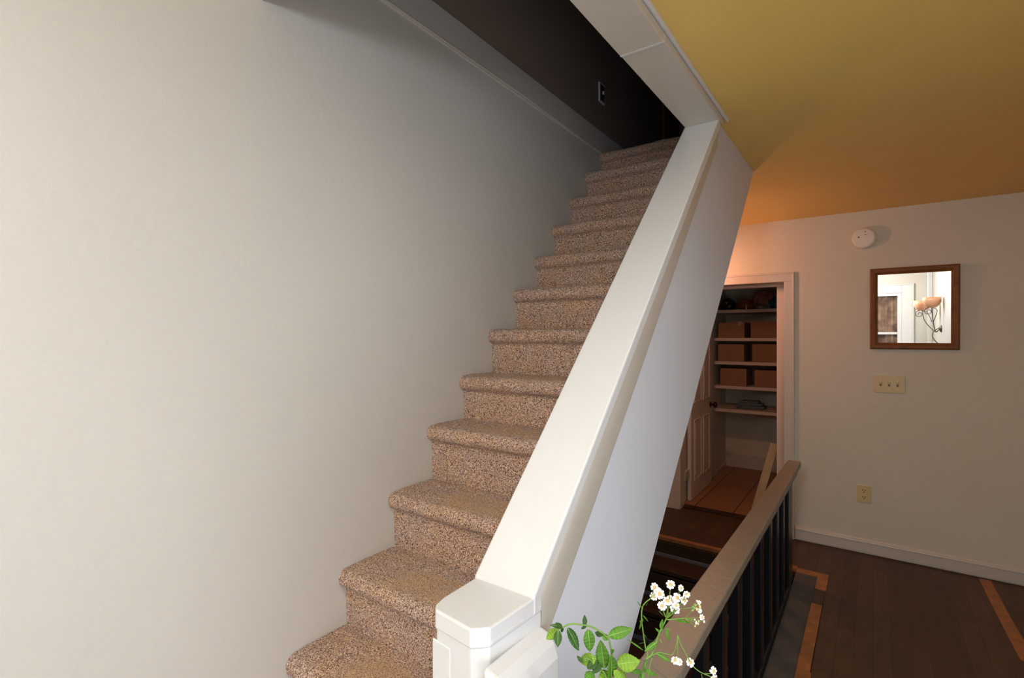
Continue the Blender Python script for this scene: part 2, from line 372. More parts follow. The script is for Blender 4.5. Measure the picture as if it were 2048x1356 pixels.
# header over the opening, at the top of the cap
bm = boxes((-.618, -.484, 1.425, 2.115, 2.372, 2.468), (-.618, -.484, YB, 1.421, 2.370, 2.55))
struct('trim_header', bm, M['trim_cream'], bevel=.003)
struct('trim_header_bead', boxes((-.484, -.474, YB, 2.17, 2.396, CZ + .01)), M['trim'], bevel=.003)
struct('trim_header_joint', boxes((-.617, -.485, 1.419, 1.427, 2.3695, 2.372)), M['trim'])
# newel (boxed end of the knee wall) as a thing with parts
nw = thing('newel_post', 'boxed white newel post with a flat chamfered top at the foot of the carpeted stairs', 'newel post', (-.57, .71, 0))
ft = [(-.640, .800), (-.640, .678), (-.634, .652), (-.622, .638), (-.533, .628), (-.510, .650), (-.500, .80)]
def inset(p, d, cx=-.572, cy=.715): return [(x + (cx - x) * d / max(.001, math.hypot(cx - x, cy - y)), y + (cy - y) * d / max(.001, math.hypot(cx - x, cy - y))) for x, y in p]
obj('shaft', prism_z(inset(ft, .003), 0, 1.02), M['trim'], nw, bevel=.003)
obj('top_cap', prism_z(ft, 1.018, 1.052), M['trim'], nw, bevel=.004, seg=3)
bm = bmesh.new()   # raised stile on the front-left face
p0 = Vector((-.628, .640, 0)); p1 = Vector((-.532, .630, 0))
d = (p1 - p0).normalized(); nrm = Vector((d.y, -d.x, 0))
def slab(bm, a, b, z0, z1, t):
    q = [p0 + d * a, p0 + d * b]
    vv = []
    for z in (z0, z1):
        for pt, off in ((q[0], -.004), (q[1], -.004), (q[1], t), (q[0], t)):
            vv.append(bm.verts.new((pt.x + nrm.x * off, pt.y + nrm.y * off, z)))
    for f in ((0, 1, 2, 3), (4, 5, 6, 7), (0, 1, 5, 4), (1, 2, 6, 5), (2, 3, 7, 6), (3, 0, 4, 7)): bm.faces.new([vv[i] for i in f])
slab(bm, -.003, .044, 0.0, .998, .0002)
obj('front_panel', bm, M['trim'], nw, bevel=.002)
bm = prism_x([(.655, 1.027), (.655, 1.024), (.738, 1.024), (.738, 1.027)], -.520, lambda y, z: -.510 + .010 * (y - .65) / .15 + .0010)
obj('groove_moulding', bm, M['trim'], nw)
bm = bmesh.new()
pp = [(-.508, 0.0), (-.462, 0.0), (-.460, .955), (-.468, .978), (-.482, .992), (-.508, 1.000)]
a = [bm.verts.new((x, .625 , z + (.0 if z < .9 else .0))) for x, z in pp]
b = [bm.verts.new((x - (.0 if z < .1 else .004), .800, z - (0 if z < .9 else .008))) for x, z in pp]
bm.faces.new(a); bm.faces.new(list(reversed(b)))
for i in range(len(pp)): bm.faces.new((a[i], b[i], b[(i + 1) % len(pp)], a[(i + 1) % len(pp)]))
obj('side_block', bm, M['trim'], nw, bevel=.010, seg=4)

# ------------------------------------------------------------------ carpeted staircase
NOS = [(.43, .20), (.62, .385), (.809, .565), (.988, .749), (1.19, .946), (1.379, 1.155), (1.565, 1.336), (1.758, 1.528), (1.944, 1.72),
       (2.128, 1.90), (2.303, 2.089), (2.492, 2.276), (2.680, 2.470), (2.882, 2.646)]
R_ = .030
st = thing('carpeted_staircase', 'steep staircase in speckled beige-brown carpet rising along the cream wall', 'staircase', (-1.0, .4, 0))
SX0, SX1 = XL + .001, -.6405
random.seed(1)
def step_profile(i):
    y, z = NOS[i]; ztop = z + R_
    zlow = NOS[i - 1][1] + R_ if i else 0.0
    yn = NOS[i + 1][0] + .030 if i + 1 < len(NOS) else y + .5
    pts = [(y + .032, zlow - .004), (y + .030, zlow + (z - R_ - zlow) * .33), (y + .029, zlow + (z - R_ - zlow) * .66), (y + .028, z - R_ - .016), (y + .030, z - R_ - .008), (y + .024, z - R_ - .001)]
    for k in range(1, 9):
        t = -PI / 2 + PI * k / 9 * 1.0
        pts.append((y + R_ - math.cos(t) * R_ if False else y + R_ - R_ * math.cos(t), z + R_ * math.sin(t)))
    for k in range(1, 6): pts.append((y + R_ + (yn + .012 - y - R_) * k / 5, ztop - .001 + (.003 if k < 5 else 0)))
    # resample at 6 mm
    out = [pts[0]]
    for (a0, b0), (a1, b1) in zip(pts, pts[1:]):
        L = math.hypot(a1 - a0, b1 - b0); n_ = max(1, round(L / .006))
        for k in range(1, n_ + 1): out.append((a0 + (a1 - a0) * k / n_, b0 + (b1 - b0) * k / n_))
    return out
for i in range(len(NOS)):
    pr_ = step_profile(i); y, z = NOS[i]
    dx = .006 if i < 9 else .012
    nx = int((SX1 - SX0) / dx); bm = bmesh.new(); lay = bm.verts.layers.float.new('warm_bounce'); rows = []
    for j, (py, pz) in enumerate(pr_):
        a = pr_[max(0, j - 1)]; b = pr_[min(len(pr_) - 1, j + 1)]
        ty, tz = b[0] - a[0], b[1] - a[1]; L = math.hypot(ty, tz) or 1
        ny, nz = -tz / L, ty / L
        row = []
        for k in range(nx + 1):
            x = SX0 + (SX1 - SX0) * k / nx
            q = Vector((x * 55, py * 55, pz * 55))
            n1 = noise.noise(q) * .0030 + noise.noise(q * .12) * .004 + noise.noise(q * 3.1) * .0022
            if k in (0, nx): n1 = 0
            v = bm.verts.new((x, py + ny * n1, pz + nz * n1))
            # painted bounce tint: middle of tread, behind the nosing
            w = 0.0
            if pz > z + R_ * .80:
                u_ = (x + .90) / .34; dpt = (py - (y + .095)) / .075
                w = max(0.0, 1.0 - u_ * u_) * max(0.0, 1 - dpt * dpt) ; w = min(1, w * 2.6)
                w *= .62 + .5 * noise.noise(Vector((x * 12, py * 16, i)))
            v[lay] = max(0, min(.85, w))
            row.append(v)
        rows.append(row)
    for a, b in zip(rows, rows[1:]):
        for k in range(nx): bm.faces.new((a[k], a[k + 1], b[k + 1], b[k]))
    # close it behind and below so every step is a solid slab
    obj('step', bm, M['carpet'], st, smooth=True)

# ------------------------------------------------------------------ basement stairs
bs = thing('basement_staircase', 'dark brown wooden basement stairs descending into the unlit stairwell', 'staircase', (-.9, 3.7, -.3))
z = -.135; y = 3.79
for k in range(10):
    bm = boxes((XL + .002, -.403, y - .245, y - .002, z - .03, z), (XL + .002, -.403, y - .012, y - .001, z, z + .16 if k else -.03))
    s = obj('tread', bm, M['treadwood'], bs, bevel=.004)
    if k < 3:
        g = obj('grey_edge_strip', boxes((XL + .004, -.405, y - .032, y - .0125, z, z + .02)), M['bluegrey'], s)
    z -= .20; y -= .235

# ------------------------------------------------------------------ guard rail
gr = thing('guard_rail', 'long grey-brown topped guard rail with black balusters around the basement stairwell', 'railing', (-.41, 2.4, 0))
bm = prism_z([(-.463, 1.185), (-.374, 1.15), (-.366, 1.20), (-.366, 3.62), (-.372, 3.63), (-.434, 3.64), (-.440, 3.62)], .708, .742)
obj('rail_cap', bm, M['cap'], gr, bevel=.004, seg=3)
bm = prism_z([(-.463, 1.186), (-.373, 1.149), (-.395, 1.04), (-.46, .94), (-.50, .90), (-.52, .95), (-.525, 1.06)], .708, .7422)
obj('rail_cap_corner', bm, M['cap'], gr, bevel=.004, seg=3)
obj('lower_cap_rail', boxes((-.432, -.382, 1.20, 3.60, .665, .708)), M['black'], gr, bevel=.004)
obj('bottom_rail', boxes((-.455, -.407, .98, 3.50, -.02, .035)), M['black'], gr, bevel=.004)
for yb in (1.35, 1.585, 1.823, 2.065, 2.30, 2.535, 2.775, 2.99, 3.21, 3.43):
    obj('baluster', boxes((-.447, -.407, yb - .028, yb + .028, .03, .672)), M['black'], gr, bevel=.005, seg=3)
obj('end_post', boxes((-.455, -.410, 3.49, 3.60, 0.0, .69)), M['black'], gr, bevel=.005, seg=3)
obj('corner_post', boxes((-.47, -.39, 1.02, 1.10, -.25, .708)), M['black'], gr, bevel=.005, seg=3)
obj('skirt_panel', boxes((-.406, -.4015, 1.0, 3.50, -.25, -.001)), M['black'], gr)

# ------------------------------------------------------------------ closet: shelves, boxes, door
for k, zt in enumerate((1.812, 1.510, 1.257, .996, .745)):
    lb = ['topmost cream closet shelf holding the bags', 'cream closet shelf under the highest pair of cardboard boxes', 'cream closet shelf under the middle pair of cardboard boxes',
          'cream closet shelf under the lowest pair of cardboard boxes', 'lowest cream closet shelf, holding a folded grey cloth'][k]
    tag(obj('closet_shelf', boxes((-1.409, -.601, 5.75, 6.29, zt - .034, zt)), M['shelf'], bevel=.003), lb, 'shelf', 'closet shelves')
def carton(x0, x1, z0, z1, label, torn=False):
    t = thing('cardboard_box', label, 'box', ((x0 + x1) / 2, 5.95, z0), 'cardboard boxes on the closet shelves')
    cx, cy = (x0 + x1) / 2, 5.95
    b = obj('body', boxes((x0, x1, 5.78, 6.10, z0, z1)), M['card'], t, bevel=.003)
    if torn:
        bm = bmesh.new()
        pts = [(x1 - .09, z1 - .02), (x1 - .06, z1 + .012), (x1 - .02, z1 + .006), (x1 - .004, z1 - .03), (x1 - .045, z1 - .045)]
        v1 = [bm.verts.new((a, 5.775 - .012 * (i % 2), c)) for i, (a, c) in enumerate(pts)]; v2 = [bm.verts.new((a, 5.779, c)) for a, c in pts]
        bm.faces.new(v1); bm.faces.new(v2)
        for i in range(5): bm.faces.new((v1[i], v1[(i + 1) % 5], v2[(i + 1) % 5], v2[i]))
        obj('torn_flap', bm, M['tape'], t)
    else:
        obj('flap', boxes((x0 + .003, cx - .001, 5.785, 6.095, z1, z1 + .003)), M['card'], t)
        obj('flap', boxes((cx + .001, x1 - .003, 5.785, 6.095, z1, z1 + .003)), M['card'], t)
carton(-1.372, -1.108, 1.511, 1.675, 'brown cardboard box with a torn corner, highest left in the closet', True)
carton(-1.046, -.775, 1.511, 1.683, 'brown cardboard box on the second shelf, right beside the torn box')
carton(-1.374, -1.111, 1.258, 1.437, 'brown cardboard box on the left of the middle closet shelf')
carton(-1.031, -.765, 1.258, 1.441, 'brown cardboard box on the right of the middle closet shelf')
carton(-1.352, -1.088, .997, 1.176, 'brown cardboard box, left one of the lowest pair in the closet')
carton(-1.008, -.75, .997, 1.168, 'brown cardboard box, right one of the lowest pair in the closet')
def lump(name, c, s, m, label, cat, seed=0, rough=.25, flat=True):
    bm = bmesh.new(); bmesh.ops.create_icosphere(bm, subdivisions=4, radius=1)
    for v in bm.verts:
        n_ = noise.noise(v.co * 1.7 + Vector((seed * 7.1, 0, 0))) * rough + noise.noise(v.co * 5 + Vector((seed, 3, 1))) * rough * .35
        q = v.co * (1 + n_); zz = max(q.z, -.62)
        v.co = Vector((q.x * s[0], q.y * s[1], (zz + .62) * s[2] / 1.62))
    o = obj(name, bm, m, smooth=True); o.location = c
    return tag(o, label, cat)
lump('plastic_bag', (-1.30, 5.93, 1.812), (.075, .10, .13), M['darkbag'], 'dark glossy plastic bag at the left of the top closet shelf', 'bag', 1)
lump('orange_bundle', (-1.115, 5.90, 1.812), (.075, .08, .12), M['orange'], 'burnt orange bundle in the middle of the top closet shelf', 'bundle', 2)
lump('wrapped_bundle', (-.95, 6.12, 1.812), (.15, .10, .22), M['whiteorange'], 'white and orange plastic bundle standing behind the teal bag', 'bundle', 3)
lump('teal_bag', (-.755, 5.87, 1.812), (.12, .07, .15), M['teal'], 'teal fabric bag at the right of the top closet shelf', 'bag', 4)
lump('printed_packet', (-.945, 5.83, 1.812), (.055, .045, .045), M['greenish'], 'flat green and white packet in front of the teal bag', 'packet', 5)
tag(obj('white_clip', lathe(bmesh.new(), [(.008, 1.812), (.008, 1.822), (.004, 1.83), (.003, 1.85), (.001, 1.856)], (-1.087, 5.765, 0), seg=12), M['plastic']), 'tiny white pointed clip at the front edge of the top closet shelf', 'clip')
# folded cloth
bm = bmesh.new()
for k, (x0, x1, z0, z1) in enumerate(((-1.21, -.93, .746, .775), (-1.20, -.95, .776, .80), (-1.18, -.99, .801, .825))):
    box(bm, x0, x1, 5.84, 6.06, z0, z1)
bmesh.ops.bevel(bm, geom=bm.edges[:], offset=.010, segments=3, affect='EDGES')
for v in bm.verts: v.co += Vector((0, noise.noise(v.co * 9) * .03, noise.noise(v.co * 11) * .010))
for v in bm.verts: v.co.z = max(v.co.z, .746)
tag(obj('folded_cloth', bm, M['cloth'], smooth=True), 'folded grey-green cloth lying on the lowest closet shelf', 'cloth')

# plank leaning
bm = bmesh.new()
def leaning(b0, b1, w, t):
    A = Vector(b0); B = Vector(b1); dd = (B - A).normalized(); side = dd.cross(Vector((0, 1, 0))).normalized()
    for P in (A, B):
        pass
    vv = []
    for P in (A, B):
        for sx, sy in ((-1, 0), (1, 0), (1, 1), (-1, 1)): vv.append(bm.verts.new(P + side * w / 2 * sx + Vector((0, t * sy, 0))))
    for f in ((0, 1, 2, 3), (4, 5, 6, 7), (0, 1, 5, 4), (1, 2, 6, 5), (2, 3, 7, 6), (3, 0, 4, 7)): bm.faces.new([vv[i] for i in f])
leaning((-.832, 4.80, .020), (-.682, 4.80, .605), .064, .03)
tag(obj('leaning_board', bm, M['pine'], bevel=.003), 'pale bare wooden board leaning against the right jamb of the closet doorway', 'board')

# closet door, folded back along the left closet wall
dr = thing('door_1', 'white panelled closet door swung open against the left closet wall', 'door', (-1.38, 4.75, 0))
del dr['label'], dr['category']
dr['kind'] = 'structure'
X0, X1 = -1.398, -1.364
obj('slab', boxes((X0, X1, 4.745, 5.475, .008, 1.95)), M['door'], dr, bevel=.003)
for (za, zb) in ((.17, .745), (.90, 1.50), (1.60, 1.85)):
    for ya, yb in ((4.84, 5.08), (5.14, 5.38)):
        bm = bmesh.new()
        # sunk-and-raised moulding ring plus raised field
        for (o1, o2, h) in ((0, .016, .007), (.040, 1, .005)):
            if o2 < 1:
                box(bm, X1 - .001, X1 + h, ya, ya + o2, za, zb); box(bm, X1 - .001, X1 + h, yb - o2, yb, za, zb)
                box(bm, X1 - .001, X1 + h, ya + o2, yb - o2, za, za + o2); box(bm, X1 - .001, X1 + h, ya + o2, yb - o2, zb - o2, zb)
            else: box(bm, X1 - .001, X1 + h, ya + o1, yb - o1, za + o1, zb - o1)
        obj('panel', bm, M['door'], dr, bevel=.003)
bm = lathe(bmesh.new(), [(.028, .0), (.028, .006), (.012, .010), (.010, .030), (.022, .036), (.030, .048), (.028, .062), (.012, .070)], (X1, 5.415, .825), 'x', 20)
obj('door_knob', bm, M['brass'], dr, smooth=True)
for zz in (.26, 1.0, 1.70):
    obj('hinge', boxes((-1.402, -1.376, 4.62, 4.746, zz - .04, zz + .04)), M['trim_cream'], dr, bevel=.002)

# ------------------------------------------------------------------ far wall fittings
bm = bmesh.new()
lathe(bm, [(.070, 0), (.072, -.006), (.072, -.026), (.066, -.034), (.058, -.037), (.020, -.0385)], (-.051, 4.33, 2.216), 'y', 40)
sd = thing('smoke_detector', 'round white smoke detector high on the wall above the mirror', 'smoke detector', (-.051, 4.33, 2.216))
obj('housing', bm, M['plastic'], sd, bevel=.0015)
obj('base_ring', lathe(bmesh.new(), [(.076, 0), (.076, -.008)], (-.051, 4.33, 2.216), 'y', 40), M['ivory'], sd)
for dx, dz, r in ((.008, .052, .0035), (.010, .024, .0035), (-.030, .008, .005)):
    obj('vent_hole', lathe(bmesh.new(), [(r, -.0385), (r, -.0402)], (-.051 + dx, 4.33, 2.216 + dz * .8), 'y', 12), M['slot'], sd)

# mirror: frame tilted forwards from its bottom edge
mr = thing('wall_mirror', 'wooden framed square mirror hanging on the far wall', 'mirror', (.22, 4.328, 1.44))
TILT = math.radians(1.3)
mx0, mx1, mz0, mz1 = -.236, .236, 0.0, .555
w = .044
def mitre(o_, i_, bmx):
    pass
fr = []
corners_o = [(mx0, mz0), (mx1, mz0), (mx1, mz1), (mx0, mz1)]
corners_i = [(mx0 + w, mz0 + w), (mx1 - w, mz0 + w), (mx1 - w, mz1 - w), (mx0 + w, mz1 - w)]
secs = [(0.0, 0.0), (0.0, -.016), (.20, -.022), (.62, -.020), (.80, -.013), (1.0, -.010), (1.0, 0.0)]
bm = bmesh.new()
rings = []
for (oc, ic) in zip(corners_o, corners_i):
    rings.append([bm.verts.new((oc[0] + (ic[0] - oc[0]) * t, yv, oc[1] + (ic[1] - oc[1]) * t)) for t, yv in secs])
for k in range(4):
    a, b = rings[k], rings[(k + 1) % 4]
    for j in range(len(secs)): bm.faces.new((a[j], b[j], b[(j + 1) % len(secs)], a[(j + 1) % len(secs)]))
f_ = obj('frame', bm, M['frame'])
f_.parent = mr
g_ = obj('glass', boxes((mx0 + w - .004, mx1 - w + .004, -.009, -.004, mz0 + w - .004, mz1 - w + .004)), M['mirror'])
g_.parent = mr
bk = obj('backing', boxes((mx0 + .01, mx1 - .01, -.003, -.0005, mz0 + .01, mz1 - .01)), M['card']); bk.parent = mr
mr.rotation_euler = (TILT, 0, 0)

sw = thing('light_switch_plate', 'ivory triple toggle switch plate below the mirror', 'light switch', (.09, 4.33, 1.197))
obj('plate', boxes((.004, .177, 4.3235, 4.33, 1.139, 1.255)), M['ivory'], sw, bevel=.003, seg=3)
for xx in (.044, .0905, .137):
    tg = obj('toggle', boxes((xx - .004, xx + .004, 4.314, 4.325, 1.198, 1.213)), M['ivory'], sw, bevel=.0015)
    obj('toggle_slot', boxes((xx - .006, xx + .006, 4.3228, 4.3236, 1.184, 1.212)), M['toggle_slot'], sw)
for xx in (.044, .0905, .137):
    for zz in (1.167, 1.228):
        obj('screw', lathe(bmesh.new(), [(.003, -.0065), (.003, -.0077)], (xx, 4.33, zz), 'y', 10), M['plastic'], sw)
ou = thing('wall_outlet', 'ivory duplex wall outlet near the floor above the baseboard', 'outlet', (-.05, 4.33, .419))
obj('plate', boxes((-.091, -.009, 4.3235, 4.33, .358, .480)), M['ivory'], ou, bevel=.003, seg=3)
for zz in (.442, .396):
    bm = lathe(bmesh.new(), [(.017, -.0065), (.016, -.0085)], (-.050, 4.33, zz), 'y', 20)
    rc = obj('receptacle', bm, M['ivory'], ou)
    obj('slots', boxes((-.059, -.0555, 4.3208, 4.3216, zz - .002, zz + .010), (-.0445, -.041, 4.3208, 4.3216, zz - .002, zz + .009), (-.053, -.047, 4.3208, 4.3216, zz - .012, zz - .006)), M['slot'], rc)
up = thing('upstairs_switch', 'small light switch in a bright rimmed plate on the dark upper stair wall', 'light switch', (XL, 2.915, 3.06))
obj('rim', boxes((XL - .006, XL + .004, 2.876, 2.954, 2.998, 3.120)), M['chrome'], up, bevel=.002)
obj('plate', boxes((XL + .003, XL + .0055, 2.886, 2.944, 3.010, 3.108)), M['dark'], up)
obj('toggle', boxes((XL + .004, XL + .016, 2.910, 2.920, 3.052, 3.070)), M['chrome'], up, bevel=.001)

# ------------------------------------------------------------------ room behind the camera (seen in the mirror)
bm = boxes((-.82, -.62, YB, YB + .03, .66, 2.10), (.40, .54, YB, YB + .03, .66, 2.10), (-.62, .40, YB, YB + .03, 1.97, 2.10), (-.86, .58, YB, YB + .06, .60, .66),
           (-.62, -.56, YB - .05, YB + .01, .66, 1.97), (.34, .40, YB - .05, YB + .01, .66, 1.97), (-.56, .34, YB - .05, YB + .01, 1.92, 1.97), (-.56, .34, YB - .05, YB + .01, .66, .76),
           (.54, .56, YB, YB + .045, .66, 2.12), (-.86, .54, YB, YB + .045, 2.10, 2.12), (-.56, .34, YB - .04, YB - .01, 1.26, 1.30))
w1 = struct('window_1', bm, M['trim'], bevel=.005)
cb = bmesh.new(); rows = []
for k in range(81):
    x = -.58 + .95 * k / 80; yv = YB - .075 + .012 * math.sin(k * .9)
    rows.append((cb.verts.new((x, yv, .7)), cb.verts.new((x, yv, 1.96))))
for a, b in zip(rows, rows[1:]): cb.faces.new((a[0], b[0], b[1], a[1]))
cu = tag(obj('window_curtain', cb, M['curtain'], smooth=True), 'brown patterned curtain hanging in the window seen in the mirror', 'curtain')
md = cu.modifiers.new('solid', 'SOLIDIFY'); md.thickness = .003
struct('trim_back_corner', boxes((XR - .07, XR, YB, YB + .07, 0, CZ)), M['trim'], bevel=.01)
# twin-shade wall sconce on the right wall
sc = thing('wall_sconce', 'scrolled iron wall sconce with two amber glass shades, seen in the mirror', 'wall lamp', (XR, -.8, 1.5))
obj('back_plate', lathe(bmesh.new(), [(.05, 0), (.05, -.008), (.035, -.02), (.01, -.03)], (XR, -.8, 1.40), 'x', 24), M['iron'], sc, smooth=True)
def bowl(c, r):
    return lathe(bmesh.new(), [(.018, -.075), (.05, -.070), (r * .82, -.035), (r, .01), (r * 1.0, .075), (r * .95, .075), (r * .93, .01), (r * .75, -.03), (.03, -.062)], c, seg=32)
for (c, r) in (((.60, -1.02, 1.74), .105), ((.675, -.60, 1.78), .105)):
    obj('shade', bowl(c, r), M['shade'], sc, smooth=True)
    bm = tube(bmesh.new(), smoothpts([(XR - .02, -.8, 1.40), (XR - .07, -.8 + (c[1] + .8) * .3, 1.36), (c[0] + .02, -.8 + (c[1] + .8) * .7, 1.52), (c[0], c[1], c[2] - .07)], 8), .006)
    obj('arm', bm, M['iron'], sc, smooth=True)
    pts = [(c[0] - .035 - .052 * (1 - t / 26) * math.sin(t * .42), c[1], c[2] - .125 + .052 * (1 - t / 26) * math.cos(t * .42)) for t in range(22)]
    obj('scroll', tube(bmesh.new(), smoothpts([(XR - .10, -.8 + (c[1] + .8) * .5, 1.50), (c[0] + .06, c[1], c[2] - .115), (c[0], c[1], c[2] - .075)] + pts, 3), .0045), M['iron'], sc, smooth=True)
obj('stem', tube(bmesh.new(), smoothpts([(XR - .02, -.8, 1.42), (XR - .09, -.78, 1.36), (XR - .10, -.76, 1.28), (XR - .05, -.75, 1.20), (XR - .01, -.75, 1.18)], 8), .006), M['iron'], sc, smooth=True)
# pendant mount added for the unseen overhead fill light
cl = thing('added_pendant', 'unseen white pendant mount added behind the viewer for the overhead fill light', 'ceiling lamp', (-.17, -1.05, CZ))
obj('canopy', lathe(bmesh.new(), [(.07, CZ), (.07, CZ - .02), (.03, CZ - .035)], (-.17, -1.05, 0), seg=32), M['plastic'], cl)
obj('drop_rod', tube(bmesh.new(), [(-.17, -1.05, CZ - .03), (-.17, -1.05, 2.29)], .008), M['brass'], cl)

# ------------------------------------------------------------------ flowers in a glass vase on a small table
def at(u, v, dist):
    xc = (u - 1024) / FPX * dist; yc = -(v - HOR) / FPX * dist
    c, s = math.cos(YAW), math.sin(YAW)
    return Vector((xc * c - dist * s, dist * c + xc * s, CAM_Z + yc))
def z4(a, b, dist): return at(1080 + a / 5.12, 1130 + b / 5.12, dist)
D0 = .80
base = at(1262, 1480, D0)
vb = Vector((base.x, base.y, 0)); TZ = .735
tb = thing('side_table', 'small round wooden side table holding the flower vase', 'table', (vb.x, vb.y, 0))
obj('tabletop', lathe(bmesh.new(), [(.13, TZ - .025), (.14, TZ - .02), (.14, TZ - .004), (.135, TZ)], vb, seg=40), M['tablewood'], tb, bevel=.002)
obj('column', lathe(bmesh.new(), [(.03, .06), (.018, .2), (.026, .4), (.018, .6), (.035, TZ - .025)], vb, seg=20), M['tablewood'], tb, smooth=True)
for k in range(3):
    t = 2 * PI * k / 3 + .5
    obj('leg', tube(bmesh.new(), [vb + Vector((math.cos(t) * .02, math.sin(t) * .02, .09)), vb + Vector((math.cos(t) * .08, math.sin(t) * .08, .05)), vb + Vector((math.cos(t) * .13, math.sin(t) * .13, .012))], .013), M['tablewood'], tb, smooth=True)
vt = TZ + .145
tag(obj('glass_vase', lathe(bmesh.new(), [(.0005, TZ + .001), (.034, TZ + .001), (.038, TZ + .01), (.036, TZ + .07), (.026, TZ + .115), (.034, vt), (.031, vt), (.023, TZ + .115), (.033, TZ + .07), (.034, TZ + .012), (.0005, TZ + .008)], vb, seg=40, close=False), M['glass'], smooth=True),
    'clear glass vase holding the cut stems on the side table', 'vase')
mouth = vb + Vector((0, 0, vt)); foot = vb + Vector((0, 0, TZ + .02))

def leaf(base, tip, wid, nrm, m, parent, serr=.06, curl=.12, fold=.18, name='leaf', vein=True):
    base = Vector(base); tip = Vector(tip); L = (tip - base).length; d = (tip - base).normalized()
    nrm = Vector(nrm); side = d.cross(nrm).normalized(); up = side.cross(d).normalized()
    n_ = 22; bm = bmesh.new(); rows = []
    for i in range(n_ + 1):
        t = i / n_
        hw = wid / 2 * (math.sin(PI * t ** .82) ** .8 if 0 < t < 1 else 0.0)
        hw *= 1 + serr * (1 if i % 2 else -1)
        c = base + d * L * t + up * (-curl * L * (t - .0) ** 2 + curl * L * .5 * t)
        row = []
        for s in (-1, -.5, 0, .5, 1):
            row.append(bm.verts.new(c + side * hw * s + up * (abs(s) * hw * fold + .0006 * math.sin(t * 40) * (abs(s) > .2))))
        rows.append(row)
    for a, b in zip(rows, rows[1:]):
        for k in range(4): bm.faces.new((a[k], a[k + 1], b[k + 1], b[k]))
    bmesh.ops.remove_doubles(bm, verts=bm.verts, dist=1e-6)
    o = obj(name, bm, m, parent, smooth=True)
    md = o.modifiers.new('solid', 'SOLIDIFY'); md.thickness = .0005
    if vein and L > .02:
        pts = [base + d * L * t + up * (-curl * L * t ** 2 + curl * L * .5 * t + .0006) for t in [k / 10 * .93 for k in range(11)]]
        obj('midrib', tube(bmesh.new(), [p - up * .0002 for p in pts], .0004, 6, .00015), M['vein'], o)
    return o
view = Vector((-math.sin(YAW), math.cos(YAW), 0))
toc = -view + Vector((0, 0, .75))      # leaf faces turned up and towards the viewer
def stem(pts, r, parent, name='stem', r2=None):
    return obj(name, tube(bmesh.new(), smoothpts(pts, 6), r, 8, r2 or r * .7), M['stem'], parent, smooth=True)
random.seed(11)
# mint-like sprig arching to the left
mt = thing('mint_sprig', 'leafy green sprig arching to the left out of the vase', 'plant sprig', foot)
DM = .78
S1 = [foot, mouth + Vector((-.012, 0, .0)), z4(760, 1120, DM), z4(735, 920, DM), z4(715, 800, DM), z4(690, 740, DM), z4(600, 670, DM), z4(480, 620, DM), z4(320, 605, DM), z4(230, 640, DM), z4(180, 660, DM)]
stem(S1, .0016, mt, r2=.0011)
LV = [((278, 640), (405, 882), 100, 'leaf_dark', .8), ((490, 655), (515, 895), 118, 'leaf', .8), ((700, 728), (948, 652), 112, 'leaf', 1), ((660, 1060), (618, 775), 140, 'leaf', .9),
      ((790, 1015), (1022, 985), 165, 'leaf_light', 1), ((730, 1150), (735, 930), 135, 'leaf', 1), ((190, 655), (62, 762), 95, 'leaf_light', .7), ((185, 665), (182, 842), 80, 'leaf_dark', .8),
      ((225, 635), (160, 592), 42, 'leaf_dark', .7), ((235, 640), (100, 612), 40, 'leaf_dark', .6), ((458, 618), (458, 515), 48, 'leaf_dark', 1), ((480, 620), (420, 655), 30, 'leaf_dark', .6), ((575, 955), (400, 985), 120, 'leaf_light', .9),
      ((440, 1000), (378, 930), 38, 'leaf_dark', .6), ((585, 985), (480, 1060), 90, 'leaf_dark', .7), ((540, 1090), (470, 1200), 110, 'leaf', .9), ((690, 1200), (640, 1070), 150, 'leaf_light', .9), ((860, 1220), (760, 1080), 130, 'leaf_light', .9),
      ((640, 720), (560, 690), 55, 'leaf_dark', .8), ((690, 770), (640, 700), 60, 'leaf', .8), ((735, 900), (755, 870), 36, 'leaf', .7), ((240, 640), (215, 690), 34, 'leaf_dark', .6), ((620, 1010), (540, 1110), 80, 'leaf_dark', .8)]
for k, (a, b, wpx, mm, q) in enumerate(LV):
    dd = DM + random.uniform(-.012, .012)
    leaf(z4(a[0], a[1], DM), z4(b[0], b[1], dd), wpx / 5.12 / FPX * DM * 1.0, toc + Vector((random.uniform(-.4, .4), random.uniform(-.3, .3), 0)), M[mm], mt)
S2 = [mouth + Vector((-.015, .0, -.02)), z4(690, 1200, DM), z4(630, 1080, DM), z4(580, 1030, DM), z4(500, 960, DM), z4(450, 960, DM)]
stem(S2, .0015, mt, 'side_stem')

